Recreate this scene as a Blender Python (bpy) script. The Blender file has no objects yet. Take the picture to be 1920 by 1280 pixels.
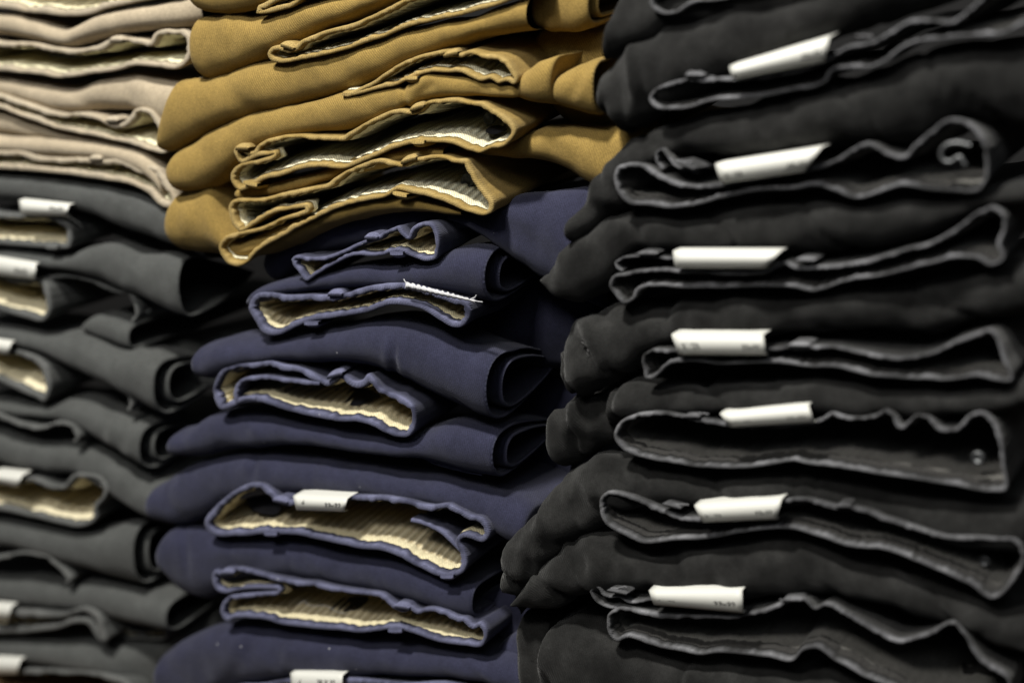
import bpy, math, random
import numpy as np
from mathutils import Vector, noise
sc = bpy.context.scene
C = sc.collection
R = math.radians

# ------------------------------------------------------------------ camera
W0, H0 = 1920, 1280
LENS, PITCH, YAW, DIST = 50.0, R(15), R(30), 1.07
F = W0 * LENS / 36.0
cam_d = bpy.data.cameras.new('camera'); cam = bpy.data.objects.new('camera', cam_d); C.objects.link(cam)
cam.location = (0, 0, 0); cam.rotation_euler = (math.pi/2 - PITCH, 0, 0)
cam_d.lens = LENS; cam_d.sensor_width = 36; cam_d.clip_start = .02; cam_d.clip_end = 60
cam_d.dof.use_dof = True; cam_d.dof.focus_distance = 1.13; cam_d.dof.aperture_fstop = 2.3
sc.camera = cam
# ------------------------------------------------------------------ world, lamps, exposure
w = bpy.data.worlds.new('World'); sc.world = w; w.use_nodes = True
w.node_tree.nodes['Background'].inputs[0].default_value = (.9, .95, 1, 1)
w.node_tree.nodes['Background'].inputs[1].default_value = 0.02
VH = Vector((math.sin(YAW), math.cos(YAW), 0))      # into the shelf
UH = Vector((math.cos(YAW), -math.sin(YAW), 0))     # along the shelf
ZH = Vector((0, 0, 1))
MID = Vector((0, 1.02, -.28))
def lamp(name, loc, target, size, power, col, size_y=None, spread=None):
    l = bpy.data.lights.new(name, 'AREA'); l.energy = power; l.color = col; l.size = size
    if size_y: l.shape = 'RECTANGLE'; l.size_y = size_y
    if spread: l.spread = spread
    o = bpy.data.objects.new(name, l); C.objects.link(o); o.location = loc
    o.rotation_euler = (Vector(target) - Vector(loc)).to_track_quat('-Z', 'Y').to_euler(); return o
lamp('ceiling_spot', MID - VH*1.0 - UH*.32 + ZH*2.2, MID, .20, 98, (1, .97, .90))
lamp('aisle_spot', MID - VH*1.75 - UH*.1 + ZH*1.75, MID, .40, 27, (1, .97, .91))
lamp('fill_light', MID - VH*1.7 + UH*.8 + ZH*1.5, MID, 1.0, 4.5, (.95, .98, 1), .8)  # weak fill added to lift the shade, not an actual fixture
sc.view_settings.view_transform = 'Standard'; sc.view_settings.look = 'None'
sc.view_settings.exposure = 0; sc.view_settings.gamma = 1
sc.cycles.use_denoising = True
sc.cycles.max_bounces = 6

# ------------------------------------------------------------------ photo geometry
# the front of the piles is an upright plane seen at an angle; ray() finds where a line of sight meets it
cp, sp = math.cos(PITCH), math.sin(PITCH)
D0 = DIST * math.cos(YAW)
SD = 0.0        # how far this pile stands behind the common front line
def ray(x, y, d):
    a, b = (x - W0/2)/F, (H0/2 - y)/F
    r = Vector((a, cp + b*sp, -sp + b*cp))
    return r * ((D0 + d + SD)/r.dot(VH))
def proj(p):
    yy = p.y*cp - p.z*sp; zz = p.y*sp + p.z*cp
    return W0/2 + F*p.x/yy, H0/2 - F*zz/yy

# ------------------------------------------------------------------ materials
def mat(name): 
    m = bpy.data.materials.new(name); m.use_nodes = True
    return m, m.node_tree, m.node_tree.nodes['Principled BSDF']
def fabric(name, col, edge, sheen=.25, sheencol=(1, 1, 1), mottle=.25, rib=0, lint=0, twill=.22, bumpd=.35, pw=1):
    m, nt, bs = mat(name); N = nt.nodes; L = nt.links
    uv = N.new('ShaderNodeUVMap'); uv.uv_map = 'UVMap'
    tc = N.new('ShaderNodeTexCoord')
    n1 = N.new('ShaderNodeTexNoise'); n1.inputs['Scale'].default_value = 38; n1.inputs['Detail'].default_value = 5
    n2 = N.new('ShaderNodeTexNoise'); n2.inputs['Scale'].default_value = 900; n2.inputs['Detail'].default_value = 2
    L.new(tc.outputs['Object'], n1.inputs['Vector']); L.new(tc.outputs['Object'], n2.inputs['Vector'])
    mp = N.new('ShaderNodeMapping'); mp.inputs['Rotation'].default_value = (0, 0, R(38)); L.new(uv.outputs[0], mp.inputs[0])
    wv = N.new('ShaderNodeTexWave'); wv.inputs['Scale'].default_value = 190; wv.inputs['Distortion'].default_value = 1.2
    wv.inputs['Detail Scale'].default_value = 3; L.new(mp.outputs[0], wv.inputs['Vector'])
    at = N.new('ShaderNodeAttribute'); at.attribute_name = 'worn_lit_edge'  # mask for the paler lip: worn cloth plus caught light put into the colour
    mx = N.new('ShaderNodeMix'); mx.data_type = 'RGBA'
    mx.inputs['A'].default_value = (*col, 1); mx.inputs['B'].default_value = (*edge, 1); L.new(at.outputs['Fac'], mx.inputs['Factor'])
    def math_(op, a, b):
        k = N.new('ShaderNodeMath'); k.operation = op
        for i, q in enumerate((a, b)):
            if isinstance(q, (int, float)): k.inputs[i].default_value = q
            else: L.new(q, k.inputs[i])
        return k.outputs[0]
    v = math_('ADD', math_('MULTIPLY', n1.outputs['Fac'], mottle*2), 1-mottle)
    n3 = N.new('ShaderNodeTexNoise'); n3.inputs['Scale'].default_value = 150; n3.inputs['Detail'].default_value = 4; n3.inputs['Roughness'].default_value = .7
    L.new(tc.outputs['Object'], n3.inputs['Vector'])
    if pw != 1: v = math_('POWER', v, pw)
    v = math_('MULTIPLY', v, math_('ADD', math_('MULTIPLY', n2.outputs['Fac'], 1.1), .45))
    v = math_('MULTIPLY', v, math_('ADD', math_('MULTIPLY', n3.outputs['Fac'], mottle*1.6), 1-mottle*.8))
    v = math_('MULTIPLY', v, math_('ADD', math_('MULTIPLY', wv.outputs['Fac'], twill), 1-twill/2))
    hs = N.new('ShaderNodeMix'); hs.data_type = 'RGBA'; hs.blend_type = 'MULTIPLY'; hs.inputs['Factor'].default_value = 1
    cb = N.new('ShaderNodeCombineColor')
    for i in range(3): L.new(v, cb.inputs[i])
    L.new(mx.outputs['Result'], hs.inputs['A']); L.new(cb.outputs[0], hs.inputs['B'])
    out = hs.outputs['Result']
    if lint:
        vo = N.new('ShaderNodeTexVoronoi'); vo.inputs['Scale'].default_value = 75; L.new(tc.outputs['Object'], vo.inputs['Vector'])
        nn = N.new('ShaderNodeTexNoise'); nn.inputs['Scale'].default_value = 22; L.new(tc.outputs['Object'], nn.inputs['Vector'])
        a = math_('LESS_THAN', vo.outputs['Distance'], .055); b = math_('GREATER_THAN', nn.outputs['Fac'], .57)
        lm = N.new('ShaderNodeMix'); lm.data_type = 'RGBA'; L.new(math_('MULTIPLY', math_('MULTIPLY', a, b), lint), lm.inputs['Factor'])
        L.new(out, lm.inputs['A']); lm.inputs['B'].default_value = (.45, .45, .48, 1); out = lm.outputs['Result']
    L.new(out, bs.inputs['Base Color'])
    bs.inputs['Roughness'].default_value = .95; bs.inputs['Specular IOR Level'].default_value = .15
    bs.inputs['Sheen Weight'].default_value = sheen; bs.inputs['Sheen Roughness'].default_value = .5
    bs.inputs['Sheen Tint'].default_value = (*sheencol, 1)
    bp = N.new('ShaderNodeBump'); bp.inputs['Strength'].default_value = bumpd; bp.inputs['Distance'].default_value = .0006
    h = math_('ADD', n2.outputs['Fac'], math_('MULTIPLY', wv.outputs['Fac'], .6))
    L.new(h, bp.inputs['Height']); last = bp
    if rib:
        wr = N.new('ShaderNodeTexWave'); wr.inputs['Scale'].default_value = rib; wr.inputs['Distortion'].default_value = .25
        wr.inputs['Detail'].default_value = 1; rmx = N.new('ShaderNodeMix'); rmx.data_type = 'RGBA'
        L.new(wr.outputs['Fac'], rmx.inputs['Factor']); L.new(out, rmx.inputs['A'])
        rdk = N.new('ShaderNodeMix'); rdk.data_type = 'RGBA'; rdk.blend_type = 'MULTIPLY'; rdk.inputs['Factor'].default_value = 1
        L.new(out, rdk.inputs['A']); rdk.inputs['B'].default_value = (.66, .62, .56, 1); L.new(rdk.outputs['Result'], rmx.inputs['B'])
        L.new(rmx.outputs['Result'], bs.inputs['Base Color']); L.new(uv.outputs[0], wr.inputs['Vector'])
        b2 = N.new('ShaderNodeBump'); b2.inputs['Strength'].default_value = .9; b2.inputs['Distance'].default_value = .0022
        L.new(wr.outputs['Fac'], b2.inputs['Height']); L.new(bp.outputs[0], b2.inputs['Normal']); last = b2
    L.new(last.outputs[0], bs.inputs['Normal'])
    return m
def plain(name, col, rough=.6, metal=0, spec=.4):
    m, nt, bs = mat(name)
    bs.inputs['Base Color'].default_value = (*col, 1); bs.inputs['Roughness'].default_value = rough
    bs.inputs['Metallic'].default_value = metal; bs.inputs['Specular IOR Level'].default_value = spec
    n = nt.nodes.new('ShaderNodeTexNoise'); n.inputs['Scale'].default_value = 300
    b = nt.nodes.new('ShaderNodeBump'); b.inputs['Strength'].default_value = .15; b.inputs['Distance'].default_value = .0004
    nt.links.new(n.outputs['Fac'], b.inputs['Height']); nt.links.new(b.outputs[0], bs.inputs['Normal'])
    return m
CLOTH = {
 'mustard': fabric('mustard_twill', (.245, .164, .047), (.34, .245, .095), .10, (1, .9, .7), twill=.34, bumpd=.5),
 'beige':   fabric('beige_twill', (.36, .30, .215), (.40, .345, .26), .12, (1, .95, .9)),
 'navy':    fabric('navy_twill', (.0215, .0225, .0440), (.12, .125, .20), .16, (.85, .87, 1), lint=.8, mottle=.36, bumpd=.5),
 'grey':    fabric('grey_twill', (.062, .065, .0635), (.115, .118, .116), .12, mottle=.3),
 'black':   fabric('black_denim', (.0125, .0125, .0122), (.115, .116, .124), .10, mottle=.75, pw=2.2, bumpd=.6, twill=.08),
}
LINING = {
 'mustard': fabric('grey_cream_lining', (.50, .49, .38), (.50, .49, .38), .05, twill=.3, mottle=.08, rib=47.6),
 'beige':   fabric('pale_cream_lining', (.72, .66, .45), (.72, .66, .45), .05, rib=30),
 'navy':    fabric('ribbed_cream_lining', (.60, .53, .36), (.60, .53, .36), .05, twill=.3, mottle=.08, rib=47.6),
 'grey':    fabric('cream_lining', (.74, .67, .47), (.74, .67, .47), .05, rib=34),
 'black':   fabric('black_denim_inside', (.115, .112, .104), (.115, .112, .104), .15, mottle=.4),
}
TAPE = {k: fabric('cream_tape_'+k, c, c, .05, twill=.5, mottle=.12) for k, c in
        {'mustard': (.60, .56, .40), 'beige': (.66, .62, .43), 'navy': (.56, .50, .33), 'grey': (.64, .58, .41), 'black': (.03, .029, .028)}.items()}
PAPER = plain('white_sticker', (.60, .60, .56), .45)
INK = plain('black_ink', (.03, .03, .03), .6)
METAL = plain('button_metal', (.15, .155, .16), .55, 1)
PATCH = plain('black_satin_patch', (.012, .012, .016), .5)
PLAST = plain('black_plastic_button', (.035, .04, .042), .35)
THREAD = fabric('white_thread', (.52, .52, .54), (.8, .8, .8), .1)

# ------------------------------------------------------------------ helpers
def obj(name, verts, faces, m, parent=None, smooth=True, uvs=None, worn_lit_edge=None):
    me = bpy.data.meshes.new(name); me.from_pydata([tuple(v) for v in verts], [], faces)
    if smooth: me.polygons.foreach_set('use_smooth', [True]*len(me.polygons))
    if uvs is not None:
        l = me.uv_layers.new(name='UVMap'); vi = np.zeros(len(me.loops), dtype=np.int32)
        me.loops.foreach_get('vertex_index', vi); l.data.foreach_set('uv', np.asarray(uvs, dtype=np.float32)[vi].ravel())
    a = me.attributes.new('worn_lit_edge', 'FLOAT', 'POINT')  # per-vertex amount of edge wear and painted-in light on the lip
    a.data.foreach_set('value', np.asarray(worn_lit_edge if worn_lit_edge is not None else [0]*len(verts), dtype=np.float32))
    me.materials.append(m); me.update()
    o = bpy.data.objects.new(name, me); C.objects.link(o)
    if parent: o.parent = parent
    return o
def spline(pts, closed, step=3.0):
    P = np.array(pts, float); n = len(P); out = []
    rng = range(n if closed else n-1)
    for i in rng:
        if closed: p0, p1, p2, p3 = P[(i-1) % n], P[i], P[(i+1) % n], P[(i+2) % n]
        else: p0, p1, p2, p3 = P[max(i-1, 0)], P[i], P[i+1], P[min(i+2, n-1)]
        d = max(np.linalg.norm(p2-p1), 1e-6)
        k = max(1, int(d/step))
        def tan(a, b, c):
            da, dc = max(np.linalg.norm(b-a), 1e-6), max(np.linalg.norm(c-b), 1e-6)
            return ((b-a)/da*dc + (c-b)/dc*da)/(da+dc) if np.linalg.norm(b-a) > 1e-5 and np.linalg.norm(c-b) > 1e-5 else (c-a)/max(np.linalg.norm(c-a), 1e-6)
        m1, m2 = tan(p0, p1, p2)*d, tan(p1, p2, p3)*d
        for j in range(k):
            t = j/k; t2, t3 = t*t, t*t*t
            out.append((2*t3-3*t2+1)*p1 + (t3-2*t2+t)*m1 + (-2*t3+3*t2)*p2 + (t3-t2)*m2)
    if not closed: out.append(P[-1])
    return np.array(out)
def smooth1(a, n, closed):
    for _ in range(n):
        if closed: a = (np.roll(a, 1, 0) + 2*a + np.roll(a, -1, 0))/4
        else: b = a.copy(); b[1:-1] = (a[:-2] + 2*a[1:-1] + a[2:])/4; a = b
    return a
def grid(name, rows, m, parent, closed_j=False, uvs=None, worn_lit_edge=None, flip=False):
    nr, nc = len(rows), len(rows[0]); V = [p for r in rows for p in r]; Fc = []
    for i in range(nr-1):
        for j in range(nc if closed_j else nc-1):
            a, b = i*nc+j, i*nc+(j+1) % nc; q = (a, b, b+nc, a+nc)
            Fc.append(q[::-1] if flip else q)
    return obj(name, V, Fc, m, parent, True, uvs, worn_lit_edge)

def N3(p, s, k): return noise.noise(Vector((p.x*k + s*7.1, p.y*k - s*3.3, p.z*k + s)))

def waist(pts, cloth, root, d=0.0, closed=True, w=9.0, L=.17, flat=.55, tilt=.0, lin=.075, linflat=.9, lining=True, seed=1, name='waistband', tape=True, tw=.0105, tcol=.03):
    """a waistband opening: rounded lip facing out, cloth running back outside, lining inside"""
    Q = smooth1(spline([(p[0], p[1], p[2]*15 if len(p) > 2 else 15) for p in pts], closed, 2.6), 1, closed); n = len(Q)
    LF = np.clip(Q[:, 2]/15, .03, 1); Q = Q[:, :2]
    if closed: tg = np.roll(Q, -2, 0) - np.roll(Q, 2, 0)
    else:
        tg = np.gradient(Q, axis=0)
    tg = smooth1(tg, 3, closed); tg /= np.maximum(np.linalg.norm(tg, axis=1)[:, None], 1e-6)
    nin = np.stack([-tg[:, 1], tg[:, 0]], 1)
    sseg = np.concatenate([[0], np.cumsum(np.linalg.norm(np.diff(Q, axis=0), axis=1))])*.00045
    rnd = np.array([noise.noise(Vector((s*60, seed*3.7, 0))) for s in sseg])
    rn2 = np.array([noise.noise(Vector((s*220, seed*1.7, 5))) for s in sseg])
    if cloth == 'black': w = w*.80
    wid = w*(1 + .34*rnd + .22*rn2)
    Q = Q + nin*(rn2*.8 + rnd*1.5)[:, None]
    xs, ys = Q[:, 0], Q[:, 1]
    A = np.polyfit(xs, ys, 2 if closed else 1)
    def pos(off, v, col):
        q = Q + nin*(off[:, None] if isinstance(off, np.ndarray) else off)
        out = []
        for i in range(n):
            p = ray(q[i, 0], q[i, 1], d)
            if v > .009: v_ = .009 + (v-.009)*LF[i]
            else: v_ = v
            if v > 0:
                yc = float(np.polyval(A, min(max(q[i, 0], xs.min()), xs.max())))
                c = ray(q[i, 0], yc, d)
                p = Vector((p.x, p.y, p.z + (c.z - p.z)*col)) + VH*v_ + ZH*(tilt*v_)
                if v > .015: p += ZH*(.0040*min(1, v/.05)*N3(p, seed, 22)*LF[i])
            else: p = p + VH*v
            out.append(p)
        return out
    rows, uv, wr = [], [], []
    def add(off, v, col, we, t):
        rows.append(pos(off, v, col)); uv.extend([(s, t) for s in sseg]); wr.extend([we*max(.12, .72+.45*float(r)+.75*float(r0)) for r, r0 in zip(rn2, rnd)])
    for v in (L, L*.75, L*.5, L*.32, L*.2, L*.12, .012, .007): add(0, v, flat*(v/L)**.8, 0, v+.02)
    add(0, .0035, 0, .35, .02)
    for k in range(7):
        a = math.pi*k/6
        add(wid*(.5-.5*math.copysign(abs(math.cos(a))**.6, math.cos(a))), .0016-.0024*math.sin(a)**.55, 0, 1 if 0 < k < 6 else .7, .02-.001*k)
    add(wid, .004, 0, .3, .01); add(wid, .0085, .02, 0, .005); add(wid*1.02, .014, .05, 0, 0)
    wb = grid(name, rows, CLOTH[cloth], root, closed, uv, wr)
    if lining:
        rows, uv, wr = [], [], []
        vs = np.linspace(.0125, lin, 9)
        for v in vs:
            rb = (2.3*np.sin(2*math.pi*sseg/.0066) + .8*rn2)*min(1, max(0, (v-.016)/.01)) if cloth != 'black' else 0
            add(wid+1.5+ (2.0 if v > .02 else .0) + rb, float(v), linflat*((v-.0125)/lin)**.75 + .03, 0, float(v))
        grid('lining', rows, LINING[cloth], wb, closed, uv, wr)
        if tape:
            rows, uv, wr = [], [], []
            for k in range(7):
                v = .0055 + tw*k/6
                add(wid*1.0 + 1.2 + 1.8*math.sin(math.pi*k/6) + .9*rn2, v, .03 + tcol*(k/6), 0, v)
            grid('waist_tape', rows, TAPE[cloth], wb, closed, uv, wr)
    return wb

def hermite(xk, yk, x):
    xk, yk = np.array(xk, float), np.array(yk, float)
    m = np.gradient(yk, xk); i = np.clip(np.searchsorted(xk, x)-1, 0, len(xk)-2)
    h = xk[i+1]-xk[i]; t = (x-xk[i])/h
    return (2*t**3-3*t**2+1)*yk[i] + (t**3-2*t**2+t)*h*m[i] + (-2*t**3+3*t**2)*yk[i+1] + (t**3-t**2)*h*m[i+1]

def leg(st, cloth, root, d=.006, le=22, re=0, opn=False, a=None, L=.24, flat=.8, tilt=0, cr=(), nz=1.0, seed=1, name='folded_leg', nest=True, kap=1.0, inset=0.0, xr=None):
    """a folded trouser leg: a padded slab whose rounded fold faces out"""
    xk = [s[0] for s in st]; x0, x1 = xk[0], xk[-1]
    if xr: x0r, x1r = xr
    else: x0r, x1r = x0, x1
    n = max(12, int((x1r-x0r)/4.5)); xs = np.linspace(x0r, x1r, n)
    if le and not xr:
        e = x0 + le*(1-np.cos(np.linspace(0, math.pi/2, 9)[:-1])); xs = np.concatenate([e, xs[xs > x0+le]])
    if re: 
        e = x1 - re*(1-np.cos(np.linspace(math.pi/2, 0, 9)[1:])); xs = np.concatenate([xs[xs < x1-re], e])
    xc = np.clip(xs, x0, x1)
    T = hermite(xk, [s[1] for s in st], xc); B = hermite(xk, [s[2] for s in st], xc)
    dd = hermite(xk, [s[3] if len(s) > 3 else 0 for s in st], xc) + d - .005
    nf = 15; phis = np.linspace(math.pi/2, -math.pi/2, nf)
    back = [1, .7, .45, .28, .16, .08, .03]
    if cloth == 'black': nz *= 1.5; cr = [(*c[:5], c[5]*1.5) for c in cr]
    def surf(ins):
        cols = []
        for i, x in enumerate(xs):
            t, b = T[i], B[i]; hh = max((b-t)/2, 2)*.00045; 
            aa = a if a else min(max(hh*.9, .006), .024)
            sE = 1.0
            if le and not xr and x < x0+le: q = (x-x0)/le; sE = math.sqrt(max(1-(1-q)**2, .0004))
            if re and x > x1-re: q = (x1-x)/re; sE = min(sE, math.sqrt(max(1-(1-q)**2, .0004)))
            dep = dd[i] + aa*.9*(1-sE)
            pt, pb = ray(x, t, dep+aa), ray(x, b, dep+.6*aa)
            c = ray(x, (t+b)/2, dep+aa); h = max((pt.z-pb.z)/2*sE*kap - ins, .0004); cz = (pt.z+pb.z)/2
            ax = max(aa*kap*(.35+.65*sE) - ins, .0003)
            col = []
            for k in back: col.append((k*L, h*(1-flat*k**(1.7 if opn else 1)) , 0, 1, k))
            for ph in phis:
                s_, c_ = math.sin(ph), math.cos(ph)
                col.append((-ax*abs(c_)**.92, h*math.copysign(abs(s_)**.86, s_), -c_, s_, 0))
            for k in back[::-1]: col.append((k*L, -h*(1-flat*k**(1.7 if opn else 1)), 0, -1, k))
            base = Vector((c.x, c.y, cz)); out = []
            sh = aa*(1-kap)*.9
            for dv, dz, nv, nzz, k in col:
                p = base + VH*(dv+sh) + ZH*(dz + tilt*max(dv, 0))
                pu = p.dot(UH); q3 = Vector((pu*11 + seed*5, p.z*26, p.dot(VH)*9)); q4 = Vector((pu*30 + p.z*22, p.z*34, seed*3))
                nzx = nz*(1 + 1.6*math.exp(-max(x-x0, 0)/80)) if cloth == 'black' else nz
                am = nzx*(.0028*noise.noise(q3) + .0014*noise.noise(q4) + .0007*N3(p, seed+4, 70) - (.0013 if cloth == 'black' else .0009)*max(0, 1-6*abs(noise.noise(Vector((pu*11+seed+.4*noise.noise(p*25), p.z*15+pu*7, seed*2.3)))))**1.5)*(1 if k < .5 else .3)
                if cr and k < .5:
                    px, py = proj(p)
                    for (cx1, cy1, cx2, cy2, cw, ca) in cr:
                        ex, ey = cx2-cx1, cy2-cy1; l2 = ex*ex+ey*ey
                        tt = ((px-cx1)*ex+(py-cy1)*ey)/l2; tc_ = min(max(tt, 0), 1)
                        dist = math.hypot(px-cx1-tc_*ex, py-cy1-tc_*ey)
                        am += ca*.001*math.exp(-(dist/cw)**2)
                p = p + (VH*nv + ZH*nzz)*am
                out.append(p)
            cols.append(out)
        return cols
    S = surf(inset); nr = len(S[0]); m = len(S)
    L1 = [0]
    for k in range(1, nr): L1.append(L1[-1] + (S[m//2][k]-S[m//2][k-1]).length)
    U = [0]
    for i in range(1, m): U.append(U[-1] + (S[i][nr//2]-S[i-1][nr//2]).length)
    V = [p for c in S for p in c]; uv = [(u, l) for u in U for l in L1]; wr = [0]*len(V); Fc = []
    for i in range(m-1):
        for k in range(nr-1):
            q = i*nr+k; Fc.append((q, q+1, q+nr+1, q+nr))
    if opn:
        S2 = surf(inset+.0030); o2 = len(V); k0 = max(0, m-16)
        # rounded rim then the inner face
        rim = [p + UH*.0012 for p in [(S[-1][k]+S2[-1][k])/2 for k in range(nr)]]
        V += rim; uv += [(U[-1], l) for l in L1]; wr += [.5]*nr
        for k in range(nr-1): q = (m-1)*nr; Fc.append((q+k, q+k+1, o2+k+1, o2+k))
        prev = o2
        for i in range(m-1, k0-1, -1):
            o3 = len(V); V += S2[i]; uv += [(U[i], l) for l in L1]; wr += [0]*nr
            for k in range(nr-1): Fc.append((prev+k, prev+k+1, o3+k+1, o3+k))
            prev = o3
    o = obj(name, V, Fc, CLOTH[cloth], root, True, uv, wr)
    if opn and nest:
        leg(st, cloth, root, d=d+.004, le=0, opn=True, L=L*.8, flat=flat, tilt=tilt, kap=.70, seed=seed+9, nz=nz*.5, name='inner_fold', nest=False, a=a, xr=(x1-60, x1+9))
    return o

def belt(x, y, root, cloth, up=1, wpx=26, ln=.022, d=0., slope=0.0, hp=9):
    hb = .0016 if cloth == 'black' else .0034
    """belt loop: a padded strip lying on the outside of the band, its fold at the lip"""
    c = CLOTH[cloth]; rows, uv, wr = [], [], []
    for i in range(13):
        s = i/12; v = -.0035 + ln*s
        rr = []
        for j in range(9):
            q = j/8*2-1
            e = math.sqrt(max(1-abs(q)**3, 0)); f = math.sqrt(max(1-(1-min(s*5, 1))**2, .02))*min(1, (1-s)*6+.05)
            p = ray(x + q*wpx/2 + slope*s*20, y + slope*q*wpx*.25, d) + VH*v
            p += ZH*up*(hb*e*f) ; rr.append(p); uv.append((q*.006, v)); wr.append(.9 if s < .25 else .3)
        rows.append(rr)
    for i in range(12, -1, -1):
        s = i/12; v = -.0035+ln*s; rr = []
        for j in range(9):
            q = j/8*2-1
            rr.append(ray(x+q*wpx/2 + slope*s*20, y + slope*q*wpx*.25 + up*hp*.6, d)+VH*v); uv.append((q*.006, v)); wr.append(.3)
        rows.append(rr)
    rows.append(rows[0][:]); uv += uv[:9]; wr += [.9]*9
    return grid('belt_loop', rows, c, root, False, uv, wr, flip=up < 0)

def quad(q, s, t, d):   # q = TL, TR, BR, BL ; s along, t down
    x = (q[0][0]*(1-s)+q[1][0]*s)*(1-t) + (q[3][0]*(1-s)+q[2][0]*s)*t
    y = (q[0][1]*(1-s)+q[1][1]*s)*(1-t) + (q[3][1]*(1-s)+q[2][1]*s)*t
    return ray(x, y, d)
def text_mesh(s):
    cu = bpy.data.curves.new('t', 'FONT'); cu.body = s; cu.resolution_u = 3; cu.offset = .028
    o = bpy.data.objects.new('t', cu); C.objects.link(o); dg = bpy.context.evaluated_depsgraph_get()
    me = bpy.data.meshes.new_from_object(o.evaluated_get(dg)); vs = [v.co.copy() for v in me.vertices]; fs = [tuple(p.vertices) for p in me.polygons]
    bpy.data.objects.remove(o); bpy.data.curves.remove(cu); bpy.data.meshes.remove(me)
    return vs, fs
def size_label(q, root, d=-.006, texts=(), back=.016, rise=.10, icon=False, under=.005, bulge=.0016):
    def dd(t): return d + bulge*(2*t-1)**2*2
    rows = []; NS = 14
    wob = [.0005*noise.noise(Vector((s*3+q[0][0], q[0][1], 0))) for s in range(NS+1)]
    for k in range(5, 0, -1): rows.append([quad(q, s/NS, 0, dd(0)) + VH*(back*k/5+.001) + ZH*(rise*back*k/5+.0005) + ZH*wob[s] for s in range(NS+1)])
    for k in range(9): rows.append([quad(q, s/NS, k/8, dd(k/8)) + ZH*wob[s] + VH*wob[s] for s in range(NS+1)])
    for k in range(1, 5): rows.append([quad(q, s/NS, 1, dd(1)) + VH*(under*k/4+.001) - ZH*.0006 + ZH*wob[s] for s in range(NS+1)])
    o = grid('size_label', rows, PAPER, root)
    md = o.modifiers.new('thickness', 'SOLIDIFY'); md.thickness = .0005; md.offset = -1
    def put(vs, fs, s0, t0, sw, th, flip=False):
        V, Fc = [], []
        mnx = min(v.x for v in vs); mxx = max(v.x for v in vs); mny = min(v.y for v in vs); mxy = max(v.y for v in vs); o_ = len(V)
        for v in vs:
            a_, b_ = (v.x-mnx)/(mxx-mnx), (v.y-mny)/(mxy-mny)
            s_, t_ = s0+a_*sw, t0+th*(1-b_)
            V.append(quad(q, s_, t_, dd(t_)-.0006))
        for f in fs: Fc.append(tuple(i+o_ for i in f))
        return V, Fc
    for (tx, s0, t0, sw, th) in texts:
        vs, fs = text_mesh(tx); V, Fc = put(vs, fs, s0, t0, sw, th); obj('print', V, Fc, INK, o, False)
    if icon:
        IV, IF = [], []
        bx = lambda x0, y0, x1, y1: ([Vector((x0, y0, 0)), Vector((x1, y0, 0)), Vector((x1, y1, 0)), Vector((x0, y1, 0))], [(0, 1, 2, 3)])
        for (s0, t0, sw, th) in ((.10, .28, .012, .5), (.10, .74, .07, .06), (.165, .60, .012, .17), (.125, .5, .05, .05), (.17, .26, .02, .24), (.14, .36, .03, .1)):
            vs, fs = bx(0, 0, 1, 1); V_, F_ = put(vs, fs, s0, t0, sw, th); n0 = len(IV); IV += V_; IF += [tuple(i+n0 for i in f) for f in F_]
        obj('icon', IV, IF, INK, o, False)
    return o

def patch(name, pts, root, m, d0, d1, th=.0012):
    """small sewn-in piece: outline at depth d0 (first points) leaning to d1 with its height"""
    ys = [p[1] for p in pts]; y0, y1 = min(ys), max(ys); P = spline(pts, True, 3); n = len(P)
    f = [ray(x, y, d0+(d1-d0)*(y1-y)/(y1-y0) + .0012*noise.noise(Vector((x*.07, y*.07, 1)))) for x, y in P]; b = [p+VH*th for p in f]
    cf = sum(f, Vector())/n - VH*.001
    V = f+b+[cf]; Fc = [(i, (i+1) % n, n+(i+1) % n, n+i) for i in range(n)] + [(i, 2*n, (i+1) % n) for i in range(n)]
    return obj(name, V, Fc, m, root, False)
def disc(name, x, y, rpx, root, m, d, tiltz=0):
    V, Fc = [], []; c = ray(x, y, d); r = rpx*.0004; seg = 20
    prof = [(0, -.0012), (.55, -.0012), (.6, -.0022), (.9, -.0022), (1, -.0010), (1, .001), (0, .001)]
    for (pr, pd) in prof:
        for k in range(seg):
            a_ = 2*math.pi*k/seg; V.append(c + (UH*math.cos(a_) + ZH*math.sin(a_))*r*max(pr, .01) + VH*pd)
    for i in range(len(prof)-1):
        for k in range(seg): Fc.append((i*seg+k, i*seg+(k+1) % seg, (i+1)*seg+(k+1) % seg, (i+1)*seg+k))
    return obj(name, V, Fc, m, root)
def wire(name, pts, root, m, d, r=.0011, seg=7):
    P = spline(pts, False, 3); c = [ray(x, y, d) for x, y in P]; V, Fc = [], []
    for i, p in enumerate(c):
        t = (c[min(i+1, len(c)-1)] - c[max(i-1, 0)]).normalized(); n1 = t.cross(VH).normalized(); n2 = t.cross(n1)
        for k in range(seg):
            a_ = 2*math.pi*k/seg; V.append(p + (n1*math.cos(a_)+n2*math.sin(a_))*r)
    for i in range(len(c)-1):
        for k in range(seg): Fc.append((i*seg+k, i*seg+(k+1) % seg, (i+1)*seg+(k+1) % seg, (i+1)*seg+k))
    return obj(name, V, Fc, m, root)

def thing(label, at, group):
    o = bpy.data.objects.new('folded_trousers', None); C.objects.link(o)
    o['label'] = label; o['category'] = 'trousers'; o['group'] = group
    return o

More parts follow.
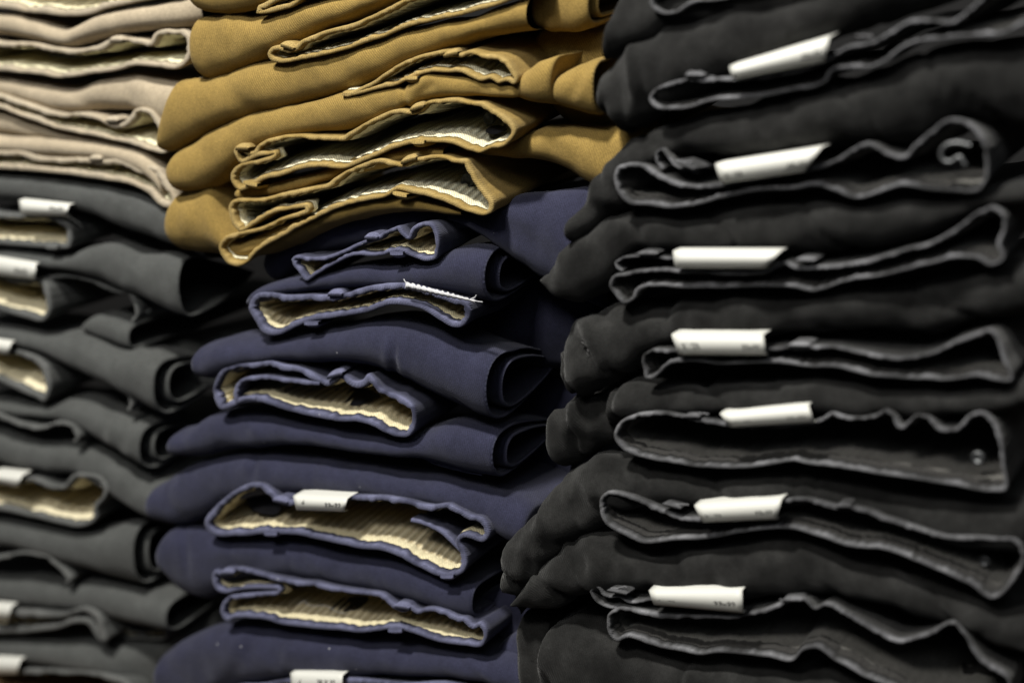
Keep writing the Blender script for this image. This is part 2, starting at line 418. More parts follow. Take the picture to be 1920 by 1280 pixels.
# ------------------------------------------------------------------ setting
def box(name, c, su, sv, sz, m):
    V = []; 
    for k in (-1, 1):
        for j in (-1, 1):
            for i in (-1, 1): V.append(c + UH*(i*su/2) + VH*(j*sv/2) + ZH*(k*sz/2))
    o = obj(name, V, [(0, 2, 3, 1), (4, 5, 7, 6), (0, 1, 5, 4), (2, 6, 7, 3), (0, 4, 6, 2), (1, 3, 7, 5)], m, None, False); o['kind'] = 'structure'; return o
DARK = plain('dark_board', (.004, .004, .0045), .8)
WOOD = plain('brown_board', (.09, .055, .025), .6)
base = VH*D0
box('wall', base + VH*.62 + ZH*-.3, 4, .02, 3, DARK)
box('floor', base + VH*.2 + ZH*-.80, 4, .62, .03, WOOD)

exec_data = True
GM, GN, GB, GL, GG = ('mustard trousers in the middle stack', 'navy trousers in the middle stack', 'black trousers in the right stack',
                      'beige trousers in the left stack', 'grey trousers in the left stack')
# ================================================================== MIDDLE STACK, MUSTARD
t = thing('mustard trousers topmost in the middle stack, mostly cut off', 0, GM)
leg([(352,-40,8),(385,-42,24),(430,-44,28),(475,-50,20),(520,-60,6),(600,-90,-20)], 'mustard', t, d=.004, seed=1)
waist([(480,24),(483,12),(500,2),(540,-18),(640,-50),(700,-40),(640,-20),(570,-2),(548,14),(530,20),(500,26)], 'mustard', t, seed=2, tilt=.1)

t = thing('mustard trousers with a squared left fold, second from top in the middle stack', 0, GM)
leg([(379,34,136),(400,29,148),(430,26,142),(447,19,136),(470,26,126),(500,27,114),(560,14,88),(620,0,60),(700,-16,26),(780,-42,-6),(900,-80,-50)], 'mustard', t, le=9, seed=3, a=.02, tilt=.05,
    cr=[(447,20,455,50,12,1.2),(470,30,450,60,14,-1)])
wb = waist([(502,104),(504,94),(512,87),(524,85),(534,90),(546,90),(556,82),(572,72),(596,62),(630,52),(665,42),(700,28),(739,8),(762,-2),(820,-24),(960,-60),(1010,-24),(980,-8),(945,6),(900,20),(856,31),(778,48),(700,77),(650,93),(600,106),(560,114),(520,118),(508,114)],
      'mustard', t, seed=4, tilt=.1, w=9)
belt(543, 86, wb, 'mustard', 1, 24, slope=.6)

t = thing('mustard trousers with a long smooth fold rising right, third from top of its stack', 0, GM)
leg([(319,262,284),(330,205,286),(345,158,280),(365,151,270),(400,148,250),(440,137,232),(480,123,220),(540,111,203),(600,98,190),(660,84,175),(700,77,158),(778,52,126),(856,34,98),(900,26,80),(950,8,68),(1012,-10,60)], 'mustard', t, le=6, d=.006, a=.021, tilt=.06, seed=5,
    cr=[(620,20,640,60,14,1),(540,150,640,125,18,-.8),(880,30,960,50,14,-.8)])
leg([(1008,-30,50),(1030,-32,57),(1060,-34,58),(1100,-34,55),(1116,-30,46)], 'mustard', t, d=.03, le=6, opn=True, a=.014, seed=6, tilt=.1, cr=[(1030,-10,1035,50,9,1.2)])
wb = waist([(640,178),(670,166),(700,152),(726,134),(765,112),(805,100),(838,95),(855,100),(863,100),(880,95),(905,102),(926,103),(948,112),(962,130),(970,155),(963,160),(950,153),(934,157),(921,149),(903,153),(882,145),(867,138),(846,137),(809,136),(789,141),(765,150),(739,162),(700,170),(660,180)],
      'mustard', t, seed=7, tilt=.16, w=8, flat=.5, L=.2)
belt(849, 100, wb, 'mustard', 1, 26, slope=-.5, ln=.03); belt(775, 148, wb, 'mustard', -1, 24)
leg([(975,150,176,.012),(990,138,186,.006),(1010,122,193,.0),(1035,106,198,.0),(1062,94,200,.004)], 'mustard', t, d=.006, le=16, re=10, a=.018, seed=8, tilt=.14, nest=False, L=.12, cr=[(1010,115,1040,170,12,1.2)])
leg([(1045,158,188),(1062,140,198),(1085,128,206),(1110,118,214),(1131,112,217)], 'mustard', t, d=.012, le=14, opn=True, a=.018, seed=9, tilt=.14, nest=False, L=.14, cr=[(1070,178,1100,130,8,-1.4),(1085,185,1115,135,6,1.3)])
leg([(1120,112,180),(1150,105,190),(1200,98,195),(1240,95,190)], 'mustard', t, d=.05, le=20, a=.014, seed=10)

leg([(1010,45,150),(1080,50,238),(1150,55,246),(1250,60,250)], 'mustard', t, d=.055, le=20, a=.02, seed=301, nz=1.6)

t = thing('mustard trousers with an open grey-lined waist edged in white tape, second lowest mustard pair', 0, GM)
leg([(318,300,342),(340,282,355),(365,267,357),(421,234,340),(456,219,306),(508,204,274),(560,193,258),(613,183,250),(654,173,246),(700,166,230),(740,162,212),(757,165,204),(775,158,196),(806,143,184),(856,141,180),(920,150,184),(985,158,190)], 'mustard', t, le=22, re=24, d=.006, seed=11, tilt=.06,
    cr=[(757,158,763,200,6,-3),(804,143,768,185,10,2.4),(770,180,812,160,7,-1.5)])
wb = waist([(450,306),(442,294),(437,283),(441,274),(450,271),(462,280),(472,285),(482,274),(496,264),(514,258),(550,254),(590,255),(620,256),(640,256),(655,247),(681,233),(700,222),(726,210),(752,204),(772,208),(784,206),(799,192),(825,187),(856,184),(882,192),(905,192),(921,202),(940,213),(958,226),(968,246),(958,264),(940,277),(919,279),(903,286),(882,283),(846,270),(804,267),(773,270),(739,280),(700,296),(647,316),(595,314),(561,319),(524,332),(498,337),(483,345),(467,353),(451,358),(438,347),(432,331),(438,316),(452,307),(478,301,.3),(515,289,.03),(482,296,.1)],
      'mustard', t, seed=12, w=8.5, tw=.016, tcol=.10, tilt=.12, flat=.5, L=.2, lin=.09, linflat=.75)
belt(458, 276, wb, 'mustard', 1, 24); belt(786, 200, wb, 'mustard', 1, 26, slope=-.6, ln=.03); belt(474, 346, wb, 'mustard', -1, 26, slope=.4); belt(788, 268, wb, 'mustard', -1, 24)
patch('brand_patch', [(910,246),(924,236),(940,236),(950,243),(940,248),(922,252)], wb, PATCH, .012, .03)
disc('button', 918, 222, 13, wb, PLAST, .035)
leg([(900,262,290),(960,252,296),(1010,243,298),(1040,238,302),(1080,236,320),(1120,238,348),(1180,235,372),(1240,235,385)], 'mustard', t, d=.025, le=20, a=.02, seed=13, tilt=.05, cr=[(1030,250,1110,290,12,2),(1040,270,1180,300,12,-1.2)])

t = thing('lowest mustard trousers in the middle stack, bulging left end, lying on navy ones', 0, GM)
leg([(452,345,378),(475,340,382),(520,334,374),(560,329,364),(620,312,348),(680,294,325),(760,274,306),(850,270,300)], 'mustard', t, le=10, d=.012, a=.016, seed=17, tilt=.02)
leg([(340,400,446),(350,368,464),(378,350,478),(404,338,485),(428,338,486),(445,380,487),(470,430,486),(520,425,482),(560,408,468),(620,388,442),(680,368,418),(760,354,400),(850,366,404),(900,380,405)], 'mustard', t, le=14, d=.010, a=.030, seed=14, tilt=.02,
    cr=[(420,350,425,470,14,-1.5),(352,400,341,426,10,1.2),(356,445,400,474,10,-.8)])
wb = waist([(446,433),(438,424),(431,408),(428,390),(434,377),(446,373),(470,374),(498,371),(535,360),(574,352),(608,346),(626,334),(657,317),(691,302),(715,297),(735,303),(755,308),(770,300),(786,295),(830,293),(856,299),(872,298),(884,316),(896,340),(912,360),(926,380),(924,398),(905,404),(882,399),(856,389),(830,378),(804,370),(773,364),(744,357),(728,367),(691,377),(652,385),(613,401),(574,419),(535,442),(509,456),(485,470),(464,491),(446,500),(428,495),(415,478),(411,461),(420,445),(444,435),(483,428,.3),(530,408,.03),(572,391,.03),(538,394,.03),(505,404,.1),(478,421,.3)],
      'mustard', t, seed=15, w=8.5, tilt=.09, flat=.5, L=.2, lin=.09, linflat=.75)
belt(770, 298, wb, 'mustard', 1, 28, slope=-.6, ln=.032); belt(754, 366, wb, 'mustard', -1, 26, slope=.4)
disc('button', 878, 338, 16, wb, PLAST, .03)

# ================================================================== MIDDLE STACK, NAVY
t = thing('top navy trousers, in the shadow right under the lowest mustard pair', 0, GN)
leg([(500,470,520),(530,436,530),(570,415,500),(640,400,470),(720,392,450),(800,390,440),(880,395,430)], 'navy', t, d=.03, le=30, seed=21)
leg([(855,398,410),(893,386,428),(935,376,458),(986,366,492),(1036,360,526),(1100,355,560),(1160,350,590)], 'navy', t, d=.022, le=18, a=.022, seed=22, nz=1.4, cr=[(960,400,1040,440,14,2),(920,420,1060,490,14,-1.6),(1040,440,1080,500,16,1.5)])
wb = waist([(546,487),(552,480),(575,482),(600,482),(640,470),(665,458),(690,448),(710,440),(730,430),(748,424),(758,438),(766,444),(770,430),(780,420),(795,416),(808,418),(818,430),(822,470),(818,485),(802,491),(773,481),(747,472),(721,478),(700,481),(665,480),(630,494),(590,518),(574,527),(562,512),(550,497)],
      'navy', t, seed=23, w=7.5, flat=.5, tilt=.05)
belt(700, 443, wb, 'navy', 1, 24); belt(748, 476, wb, 'navy', -1, 24)

t = thing('navy trousers with a frayed white thread strip on the waist, second navy pair', 0, GN)
leg([(488,552,580),(505,536,572),(530,524,560),(600,509,548),(660,494,543),(720,486,541),(780,488,543),(830,480,548),(860,470,553),(900,464,560),(938,464,568)], 'navy', t, le=18, opn=True, a=.026, seed=24, L=.09, flat=.92, cr=[(600,520,700,500,10,1.2),(700,520,880,530,12,-1)])
leg([(870,575,640,.03),(920,580,652,.02),(970,590,655,.01),(1000,606,650,0)], 'navy', t, d=.09, le=20, opn=True, nest=False, a=.02, seed=25)
wb = waist([(466,578),(470,562),(480,551),(509,548),(530,552),(580,552),(616,552),(651,549),(672,541),(693,536),(715,532),(757,531),(800,540),(850,556),(876,566),(882,582),(878,600),(866,613),(853,615),(830,604),(811,592),(792,581),(767,574),(727,573),(693,584),(651,592),(614,598),(589,601),(547,617),(526,627),(505,629),(490,622),(482,607),(474,595)],
      'navy', t, seed=26, w=11, flat=.45)
belt(632, 549, wb, 'navy', 1, 26); belt(588, 607, wb, 'navy', -1, 26)
V = []; rows = []
for i in range(40):
    s = i/39; x = 760+s*130; y = 534+s*30; h_ = (9*(1-s)**.6+3.0)*(1+.25*math.sin(i*1.9)); 
    if i == 0: h_ = 12
    if i > 37: h_ = 7
    rows.append([ray(x, y-h_*.5+1.2*math.sin(i*2.3), -.006), ray(x+1, y, -.0085), ray(x, y+h_*.6, -.006), ray(x, y, -.004)])
grid('thread_strip', rows, THREAD, wb, True, [(i*.003, j*.003) for i in range(40) for j in range(4)])
wire('loose_thread', [(764,533),(759,527),(757,523)], wb, THREAD, -.007, .0005); wire('loose_thread', [(884,560),(891,557),(893,553)], wb, THREAD, -.007, .0005); wire('loose_thread', [(884,562),(896,565),(905,566)], wb, THREAD, -.007, .0004)

leg([(900,560,600),(950,500,660),(1000,490,690),(1070,500,700),(1140,520,700)], 'navy', t, d=.090, le=30, a=.03, seed=302, nz=3, cr=[(985,590,1035,640,8,3),(1000,520,1060,600,12,-2)])

t = thing('navy trousers with a broad lit fold ending in an open curl, third navy pair', 0, GN)
leg([(394,648,700),(404,640,710),(420,638,712),(443,631,706),(480,626,692),(526,629,686),(557,625,684),(609,616,685),(662,604,686),(714,594,690),(740,593,695),(774,598,709),(821,612,738),(867,629,763),(914,646,784),(945,657,793)], 'navy', t, le=9, opn=True, a=.030, seed=27, L=.09, flat=.925, d=.002,
    cr=[(739,650,741,690,6,-3),(727,640,728,690,9,1.8),(760,700,742,664,8,1.2),(650,640,720,660,20,.8)])
wb = waist([(400,735),(404,714),(419,690),(440,684),(470,679),(505,676),(530,682),(557,687),(582,697),(600,709),(616,714),(630,702),(648,705),(664,714),(678,711),(690,700),(700,710),(712,727),(726,734),(753,743),(772,757),(779,783),(778,805),(768,817),(744,818),(720,809),(697,798),(673,791),(641,790),(589,782),(557,774),(526,765),(505,758),(484,754),(455,756),(435,764),(413,767),(404,756)],
      'navy', t, seed=28, w=10, tw=.017, tcol=.10, flat=.42, L=.18, tilt=.03, lin=.10, linflat=.7)
waist([(480,752),(460,751),(444,756),(438,745),(439,727),(451,712),(484,704),(520,707),(560,712),(600,716)], 'navy', t, d=-.001, closed=False, seed=29, w=8, L=.05, lining=False, flat=.1, name='waistband_pleat')
belt(632, 700, wb, 'navy', 1, 28, slope=-.5, ln=.03)
patch('brand_patch', [(572,742),(600,733),(640,728),(700,734),(712,742),(690,752),(662,760),(640,752),(610,746),(580,748)], wb, PATCH, .02, .045)

t = thing('navy trousers whose lit right fold ends beside the black stack, fourth navy pair', 0, GN)
leg([(340,810,856),(350,804,860),(370,800,860),(405,774,858),(440,765,850),(500,768,843),(560,778,838),(640,790,842),(720,806,854),(780,806,860),(819,796,866),(873,785,885),(920,789,897),(950,800,902)], 'navy', t, le=9, opn=True, a=.026, seed=31, d=.008, L=.09, flat=.92, cr=[(455,780,475,800,12,1.6),(640,810,780,830,10,-1)])
waist([(790,856),(815,862),(850,872),(885,884),(905,890),(885,888),(850,880),(815,870)], 'navy', t, d=.018, seed=32, w=3, L=.05, tilt=.05)

leg([(930,700,780),(970,690,900),(1020,700,940),(1100,720,950)], 'navy', t, d=.115, le=35, a=.03, seed=303, nz=3, cr=[(980,700,1050,860,14,-4),(960,760,1060,800,12,4)])

t = thing('navy trousers with a folded white size label on the open waist, fifth navy pair', 0, GN)
leg([(299,920,972),(308,908,978),(320,900,982),(345,882,987),(377,864,982),(441,849,952),(511,845,928),(558,852,926),(650,856,930),(767,878,944),(838,888,950),(884,898,967),(931,910,992),(978,926,1020),(1018,948,1030)], 'navy', t, le=9, a=.024, seed=33, d=.012, re=14,
    cr=[(478,855,474,890,8,-1.6),(400,880,460,870,14,1),(690,870,800,895,16,-1)])
wb = waist([(383,978),(388,964),(401,951),(422,932),(441,918),(473,905),(492,907),(511,921),(525,935),(537,938),(550,935),(600,932),(650,930),(678,928),(744,932),(786,943),(814,946),(842,944),(861,954),(884,965),(903,970),(916,988),(918,1005),(907,1016),(884,1010),(868,1008),(862,1014),(868,1026),(875,1042),(876,1060),(866,1075),(851,1080),(832,1082),(814,1077),(784,1062),(753,1046),(722,1034),(675,1028),(605,1013),(558,1003),(500,1001),(441,1005),(401,1002),(388,992)],
      'navy', t, seed=34, w=10, flat=.45, L=.18, lin=.09, linflat=.6)
waist([(866,1040),(849,1021),(814,993),(790,983),(770,979)], 'navy', t, d=.004, closed=False, seed=35, w=7, L=.05, lining=False, flat=.2, name='waistband_pleat')
belt(529, 936, wb, 'navy', 1, 26, slope=.4); belt(512, 1000, wb, 'navy', -1, 24); belt(842, 1080, wb, 'navy', -1, 24)
patch('brand_patch', [(462,932),(476,926),(500,932),(528,950),(520,962),(490,962),(474,956)], wb, PATCH, .018, .035)
size_label([(550,930),(652,935),(645,958),(556,955)], t, -.010, (('33x32', .58, .38, .32, .48),), back=.022, rise=.02, icon=True)

t = thing('navy trousers with two stacked waist folds and long cream strip, sixth navy pair', 0, GN)
leg([(316,1015,1062),(325,998,1080),(340,985,1100),(370,983,1118),(410,992,1120),(450,1000,1092),(520,1003,1086),(600,1012,1093),(680,1032,1103),(763,1046,1119),(826,1070,1138),(868,1086,1149),(906,1088,1157)], 'navy', t, le=8, opn=True, a=.020, seed=36, d=.009, L=.12, nest=False, flat=.5,
    cr=[(345,985,352,1060,7,-1.8),(385,1030,480,1035,16,1.6),(400,1060,480,1060,12,-1.4),(800,1075,900,1110,12,1)])
leg([(902,1112,1140),(925,1100,1168),(950,1096,1200),(985,1092,1238),(1015,1090,1265)], 'navy', t, d=.045, le=16, a=.018, seed=37, L=.1)
leg([(946,1196,1212),(960,1186,1240),(985,1172,1280),(1010,1165,1300)], 'navy', t, d=.030, le=12, a=.016, seed=38, L=.1)
wb = waist([(397,1082),(402,1068),(412,1071),(425,1074),(446,1063),(467,1067),(498,1076),(540,1086),(592,1092),(634,1101),(680,1108),(718,1112),(736,1128),(759,1138),(768,1133),(784,1142),(805,1138),(838,1145),(859,1155),(874,1157),(888,1170),(899,1164),(909,1172),(914,1190),(905,1210),(868,1210),(836,1206),(816,1201),(788,1191),(753,1181),(728,1180),(680,1185),(634,1181),(571,1176),(529,1170),(498,1161),(467,1159),(440,1159),(425,1165),(417,1157),(413,1142),(418,1128),(429,1117),(446,1113),(480,1110,.3),(520,1106,.03),(480,1104,.03),(450,1106,.3),(421,1112),(408,1108),(400,1096)],
      'navy', t, seed=39, w=8, flat=.4, lin=.09, linflat=.55)
belt(757, 1134, wb, 'navy', 1, 28, slope=.3); belt(430, 1070, wb, 'navy', 1, 24); belt(745, 1181, wb, 'navy', -1, 26)
patch('brand_patch', [(562,1136),(580,1126),(640,1120),(690,1122),(672,1140),(640,1146),(600,1140)], wb, PATCH, .022, .045)
wire('loose_thread', [(560,1133),(568,1126),(580,1134),(612,1135),(632,1146),(650,1150)], wb, THREAD, .016, .0003)

t = thing('lowest navy trousers, its size label cut by the bottom edge', 0, GN)
leg([(315,1230,1290),(325,1216,1305),(340,1207,1318),(373,1187,1320),(400,1175,1320),(440,1165,1305),(500,1166,1288),(560,1172,1276),(680,1186,1272),(784,1200,1272),(868,1208,1272),(930,1218,1280),(1010,1236,1300)], 'navy', t, le=9, a=.026, seed=40, d=.004,
    cr=[(455,1200,400,1275,12,2),(470,1215,440,1255,10,-1),(540,1225,528,1255,10,1.4),(880,1235,935,1285,8,2.2),(500,1195,700,1210,9,-1.4),(560,1200,600,1205,10,.5)])
wb = waist([(410,1330),(425,1295),(500,1280),(545,1273),(650,1270),(760,1280),(840,1278),(900,1295),(940,1360),(900,1420),(430,1420)], 'navy', t, seed=41, w=10)
size_label([(545,1262),(643,1266),(640,1305),(548,1302)], t, -.010, (('38 X 32', .50, .22, .36, .30),), back=.010, rise=.0, icon=True)

def tack(x, y, root, d=.004, k=5):
    r_ = random.Random(int(x))
    pts = [(x + i*5 + r_.uniform(-2, 2), y + i*.8 + (4 if i % 2 else -4)*r_.uniform(.6, 1.2)) for i in range(k)]
    wire('bar_tack', pts, root, INK, d, .0005, 5)
for (x_, y_, l_) in ((676, 780, 0), (466, 743, 0), (500, 992, 0), (742, 1166, 0), (806, 582, 0), (742, 463, 0)):
    o_ = min((o for o in bpy.data.objects if o.name.startswith('waistband') and o.data.materials[0] == CLOTH['navy']),
             key=lambda o: min((proj(v.co)[0]-x_)**2 + (proj(v.co)[1]-y_)**2 for v in list(o.data.vertices)[::7]))
    tack(x_, y_, o_)
# ================================================================== RIGHT STACK, BLACK
SD = -.030
BR = .010
t = thing('topmost black trousers in the right stack, left end hanging beside the mustard pairs', 0, GB)
leg([(1137,92,106),(1145,60,111),(1158,25,112),(1175,-20,110),(1200,-40,100),(1240,-45,82),(1300,-50,58),(1400,-60,40),(1500,-60,26),(1600,-70,0)], 'black', t, le=8, d=.01, seed=50)
waist([(1218,-6),(1235,-20),(1400,-50),(1600,-90),(1640,-70),(1600,-60),(1460,-22),(1360,0),(1290,12),(1275,22),(1237,26),(1222,15)], 'black', t, seed=51, w=9)

t = thing('black trousers with a steeply tilted white label, second from top in the right stack', 0, GB)
leg([(1146,160,200),(1155,140,220),(1170,120,240),(1190,99,248),(1212,80,240),(1270,48,205),(1350,22,165),(1440,-4,130),(1520,-22,96),(1600,-45,64),(1700,-75,30),(1800,-100,-2)], 'black', t, le=16, a=.03, seed=52, nz=1.6, d=.008, tilt=.03,
    cr=[(1185,110,1192,200,9,2.2),(1200,130,1215,190,10,-1.6),(1160,150,1172,230,10,-1.5),(1255,60,1300,70,18,1.5),(1400,30,1500,20,30,1)])
wb = waist([(1216,186),(1222,173),(1237,162),(1262,152),(1325,147),(1400,143),(1450,138),(1500,128),(1550,108),(1590,86),(1640,76),(1670,58),(1705,38),(1790,36),(1820,15),(1850,-15),(1960,-60),(1990,20),(1925,46),(1865,68),(1815,69),(1765,76),(1715,82),(1693,92),(1668,114),(1642,126),(1590,130),(1560,136),(1553,150),(1530,164),(1490,170),(1440,181),(1375,187),(1325,192),(1300,201),(1250,206),(1230,204),(1220,196)],
      'black', t, seed=53, w=9, tilt=.05)
waist([(1262,158),(1248,156),(1246,150),(1256,146),(1280,145),(1340,142)], 'black', t, d=.006, closed=False, seed=54, w=5, L=.05, lining=False, flat=.1, name='waistband_pleat')
belt(1305, 140, wb, 'black', 1, 34, hp=5)
size_label([(1368,126),(1556,71),(1546,113),(1374,147)], t, -.010, (('33x32', .73, .45, .20, .34),), back=.02)

t = thing('black trousers with a pale metal hook inside the waist, third in the right stack', 0, GB)
leg([(1088,415,445),(1098,385,450),(1110,362,450),(1125,340,442),(1150,300,425),(1187,252,405),(1225,228,350),(1262,216,315),(1350,205,296),(1440,188,290),(1515,168,282),(1590,150,275),(1665,118,268),(1715,92,262),(1815,75,236),(1925,58,244),(1990,40,244)], 'black', t, le=10, a=.028, seed=55, nz=1.5, d=.010, tilt=.03,
    cr=[(1200,260,1230,240,14,1.6),(1350,240,1480,215,24,-1.4),(1500,200,1800,150,26,.9),(1800,120,1900,200,20,-1)])
wb = waist([(1152,325),(1158,312),(1175,306),(1205,308),(1240,328),(1275,342),(1325,347),(1370,338),(1440,326),(1500,314),(1560,302),(1600,277),(1625,266),(1665,285),(1695,290),(1715,270),(1745,245),(1777,223),(1815,228),(1840,248),(1852,290),(1850,340),(1838,357),(1790,360),(1740,357),(1690,350),(1645,364),(1610,373),(1565,360),(1540,350),(1490,355),(1425,358),(1350,373),(1300,386),(1250,391),(1212,386),(1180,383),(1160,364),(1152,344)],
      'black', t, seed=56, w=10, tilt=.03, linflat=.6)
waist([(1240,318),(1229,300),(1230,285),(1241,278),(1252,290),(1275,312),(1310,322)], 'black', t, d=.004, closed=False, seed=57, w=5.5, L=.05, lining=False, flat=.1, name='waistband_pleat')
belt(1285, 308, wb, 'black', 1, 36, slope=.8, hp=5)
wire('metal_hook', [(1820,273),(1790,268),(1772,274),(1764,288),(1768,300),(1780,304),(1792,298),(1800,294),(1806,304),(1810,310)], wb, METAL, -.002, .0016)
size_label([(1341,309),(1541,278),(1508,320),(1352,342)], t, -.010, (('RIVER', .06, .56, .20, .32), ('33x32', .74, .52, .20, .34)), back=.018, rise=.0)

t = thing('black trousers with a pointed left fold over the navy pairs, fourth of its stack', 0, GB)
leg([(1034,512,528),(1045,492,540),(1062,470,552),(1095,442,560),(1125,418,562),(1150,402,552),(1175,391,525),(1200,386,490),(1250,388,482),(1350,378,478),(1450,364,474),(1590,370,470),(1690,360,458),(1765,356,436),(1840,352,400),(1940,330,388)], 'black', t, le=10, a=.027, seed=58, nz=1.4, d=.008,
    cr=[(1100,470,1160,420,16,1.4),(1180,410,1190,440,12,-1.8),(1220,420,1330,430,16,1.4),(1500,420,1700,400,20,1)])
wb = waist([(1142,532),(1147,519),(1175,511),(1225,503),(1275,505),(1350,508),(1440,503),(1470,490),(1495,498),(1540,498),(1640,483),(1690,468),(1740,455),(1790,428),(1840,394),(1862,386),(1882,400),(1886,432),(1878,460),(1884,485),(1862,499),(1827,485),(1790,485),(1740,497),(1665,515),(1580,530),(1520,547),(1490,540),(1440,537),(1350,540),(1275,540),(1240,537),(1200,545),(1190,560),(1170,569),(1152,552)],
      'black', t, seed=59, w=8.5, tilt=.02)
waist([(1166,510),(1154,502),(1152,492),(1162,484),(1185,479),(1250,482),(1300,484)], 'black', t, d=.003, closed=False, seed=60, w=5.5, L=.05, lining=False, flat=.1, name='waistband_pleat')
belt(1215, 474, wb, 'black', 1, 38, hp=5); belt(1512, 486, wb, 'black', 1, 38, hp=5)
size_label([(1262,472),(1464,473),(1434,501),(1266,501)], t, -.010, (), back=.012, rise=.0)

t = thing('black trousers with faint print on an upright white label, fifth in the right stack', 0, GB)
leg([(1066,620,715),(1072,590,738),(1082,576,748),(1095,568,747),(1120,557,732),(1160,556,714),(1200,562,695),(1240,559,672),(1300,549,655),(1375,538,645),(1440,535,638),(1515,543,636),(1590,530,634),(1665,522,632),(1765,512,628),(1830,502,615),(1940,480,596)], 'black', t, le=12, a=.028, seed=61, nz=1.8, d=.010,
    cr=[(1085,600,1110,640,12,2),(1100,660,1160,650,12,-1.8),(1080,700,1130,690,10,2),(1120,580,1170,570,12,1.2),(1180,600,1240,580,12,-1.2),(1450,560,1600,580,18,1),(1700,570,1800,560,18,-1)])
wb = waist([(1206,690),(1205,668),(1220,656),(1260,656),(1350,656),(1440,653),(1527,648),(1565,649),(1615,658),(1665,667),(1715,667),(1752,658),(1790,638),(1825,625),(1862,618),(1877,640),(1887,670),(1897,714),(1870,714),(1840,708),(1765,713),(1690,709),(1615,702),(1565,689),(1527,688),(1440,681),(1350,683),(1285,679),(1250,687),(1237,700),(1222,711),(1210,710)],
      'black', t, seed=62, w=8.5)
belt(1500, 645, wb, 'black', 1, 40, hp=5)
size_label([(1259,628),(1432,629),(1436,664),(1273,664)], t, -.010, (('RIVER', .07, .42, .20, .34), ('33x32', .74, .48, .20, .34)), back=.014, rise=.0)

t = thing('black trousers with a wide open waist and small bright button, sixth of its stack', 0, GB)
leg([(1045,790,840),(1052,762,855),(1062,746,864),(1085,736,868),(1110,729,860),(1140,723,850),(1170,722,840),(1210,725,835)], 'black', t, le=10, a=.026, d=.026, seed=63, nz=1.8, cr=[(1085,760,1060,810,10,2),(1100,750,1095,800,10,-1.4),(1075,745,1090,770,6,-1.5)])
leg([(1147,755,825),(1155,735,822),(1170,724,818),(1190,718,812),(1260,715,795),(1300,722,785),(1360,714,780),(1440,706,775),(1565,700,776),(1665,707,782),(1765,711,784),(1865,713,775),(1940,702,756)], 'black', t, le=14, a=.026, seed=64, nz=1.4, d=.006,
    cr=[(1180,735,1280,735,14,1.6),(1320,725,1360,760,14,-1.6),(1400,725,1600,725,16,1)])
wb = waist([(1151,812),(1156,798),(1185,778),(1222,771),(1272,777),(1335,787),(1400,797),(1480,793),(1540,784),(1560,772),(1590,781),(1640,778),(1662,768),(1680,782),(1690,798),(1702,790),(1715,779),(1742,781),(1765,801),(1788,804),(1815,779),(1840,770),(1865,790),(1880,830),(1884,870),(1884,922),(1865,922),(1815,915),(1740,902),(1665,892),(1590,880),(1515,870),(1490,865),(1435,874),(1335,877),(1285,872),(1210,859),(1170,845),(1155,829)],
      'black', t, seed=65, w=8.5, lin=.10, linflat=.35, flat=.3)
disc('button', 1834, 857, 11, wb, METAL, .004)
belt(1300, 778, wb, 'black', 1, 30, hp=5)
size_label([(1350,776),(1517,760),(1526,790),(1370,799)], t, -.010, (('RIVER', .08, .66, .20, .28), ('33x32', .70, .60, .22, .30)), back=.010, rise=.0)

t = thing('black trousers with a long wedge-shaped waist opening, seventh in the right stack', 0, GB)
leg([(966,1050,1095),(972,1020,1120),(985,990,1130),(1005,968,1120),(1027,948,1095),(1042,915,1068),(1067,882,1040),(1100,867,1018),(1122,858,1000),(1155,854,975),(1220,860,958),(1300,870,955),(1435,878,952),(1515,876,956),(1665,894,982),(1740,904,1004),(1865,918,1026),(1940,905,1030)], 'black', t, le=10, a=.030, seed=66, nz=1.8, d=.010,
    cr=[(1055,930,1070,920,8,1.8),(1090,890,1110,940,12,1.8),(1130,870,1200,880,14,1.4),(990,1040,1010,1000,12,1.8),(1060,960,1120,950,14,-1.8),(1200,900,1300,900,20,1),(1600,910,1800,940,22,1)])
wb = waist([(1124,950),(1128,930),(1142,920),(1160,922),(1185,929),(1240,952),(1272,966),(1310,970),(1400,953),(1470,936),(1495,933),(1540,940),(1565,947),(1615,952),(1665,970),(1715,986),(1765,1001),(1865,1006),(1910,1012),(1920,1030),(1887,1107),(1867,1122),(1815,1095),(1765,1072),(1715,1051),(1652,1030),(1600,1026),(1540,1008),(1485,992),(1415,995),(1315,1011),(1265,1013),(1205,1018),(1165,1001),(1140,986),(1127,968)],
      'black', t, seed=67, w=9.5, linflat=.5)
disc('button', 1847, 1050, 10, wb, METAL, .02)
belt(1262, 945, wb, 'black', 1, 34, slope=.5, hp=5); belt(1583, 946, wb, 'black', 1, 26, hp=5)
size_label([(1302,948),(1466,937),(1456,972),(1318,978)], t, -.010, (('RIVER', .06, .58, .22, .32), ('33x32', .70, .52, .22, .32)), back=.014, rise=.0)

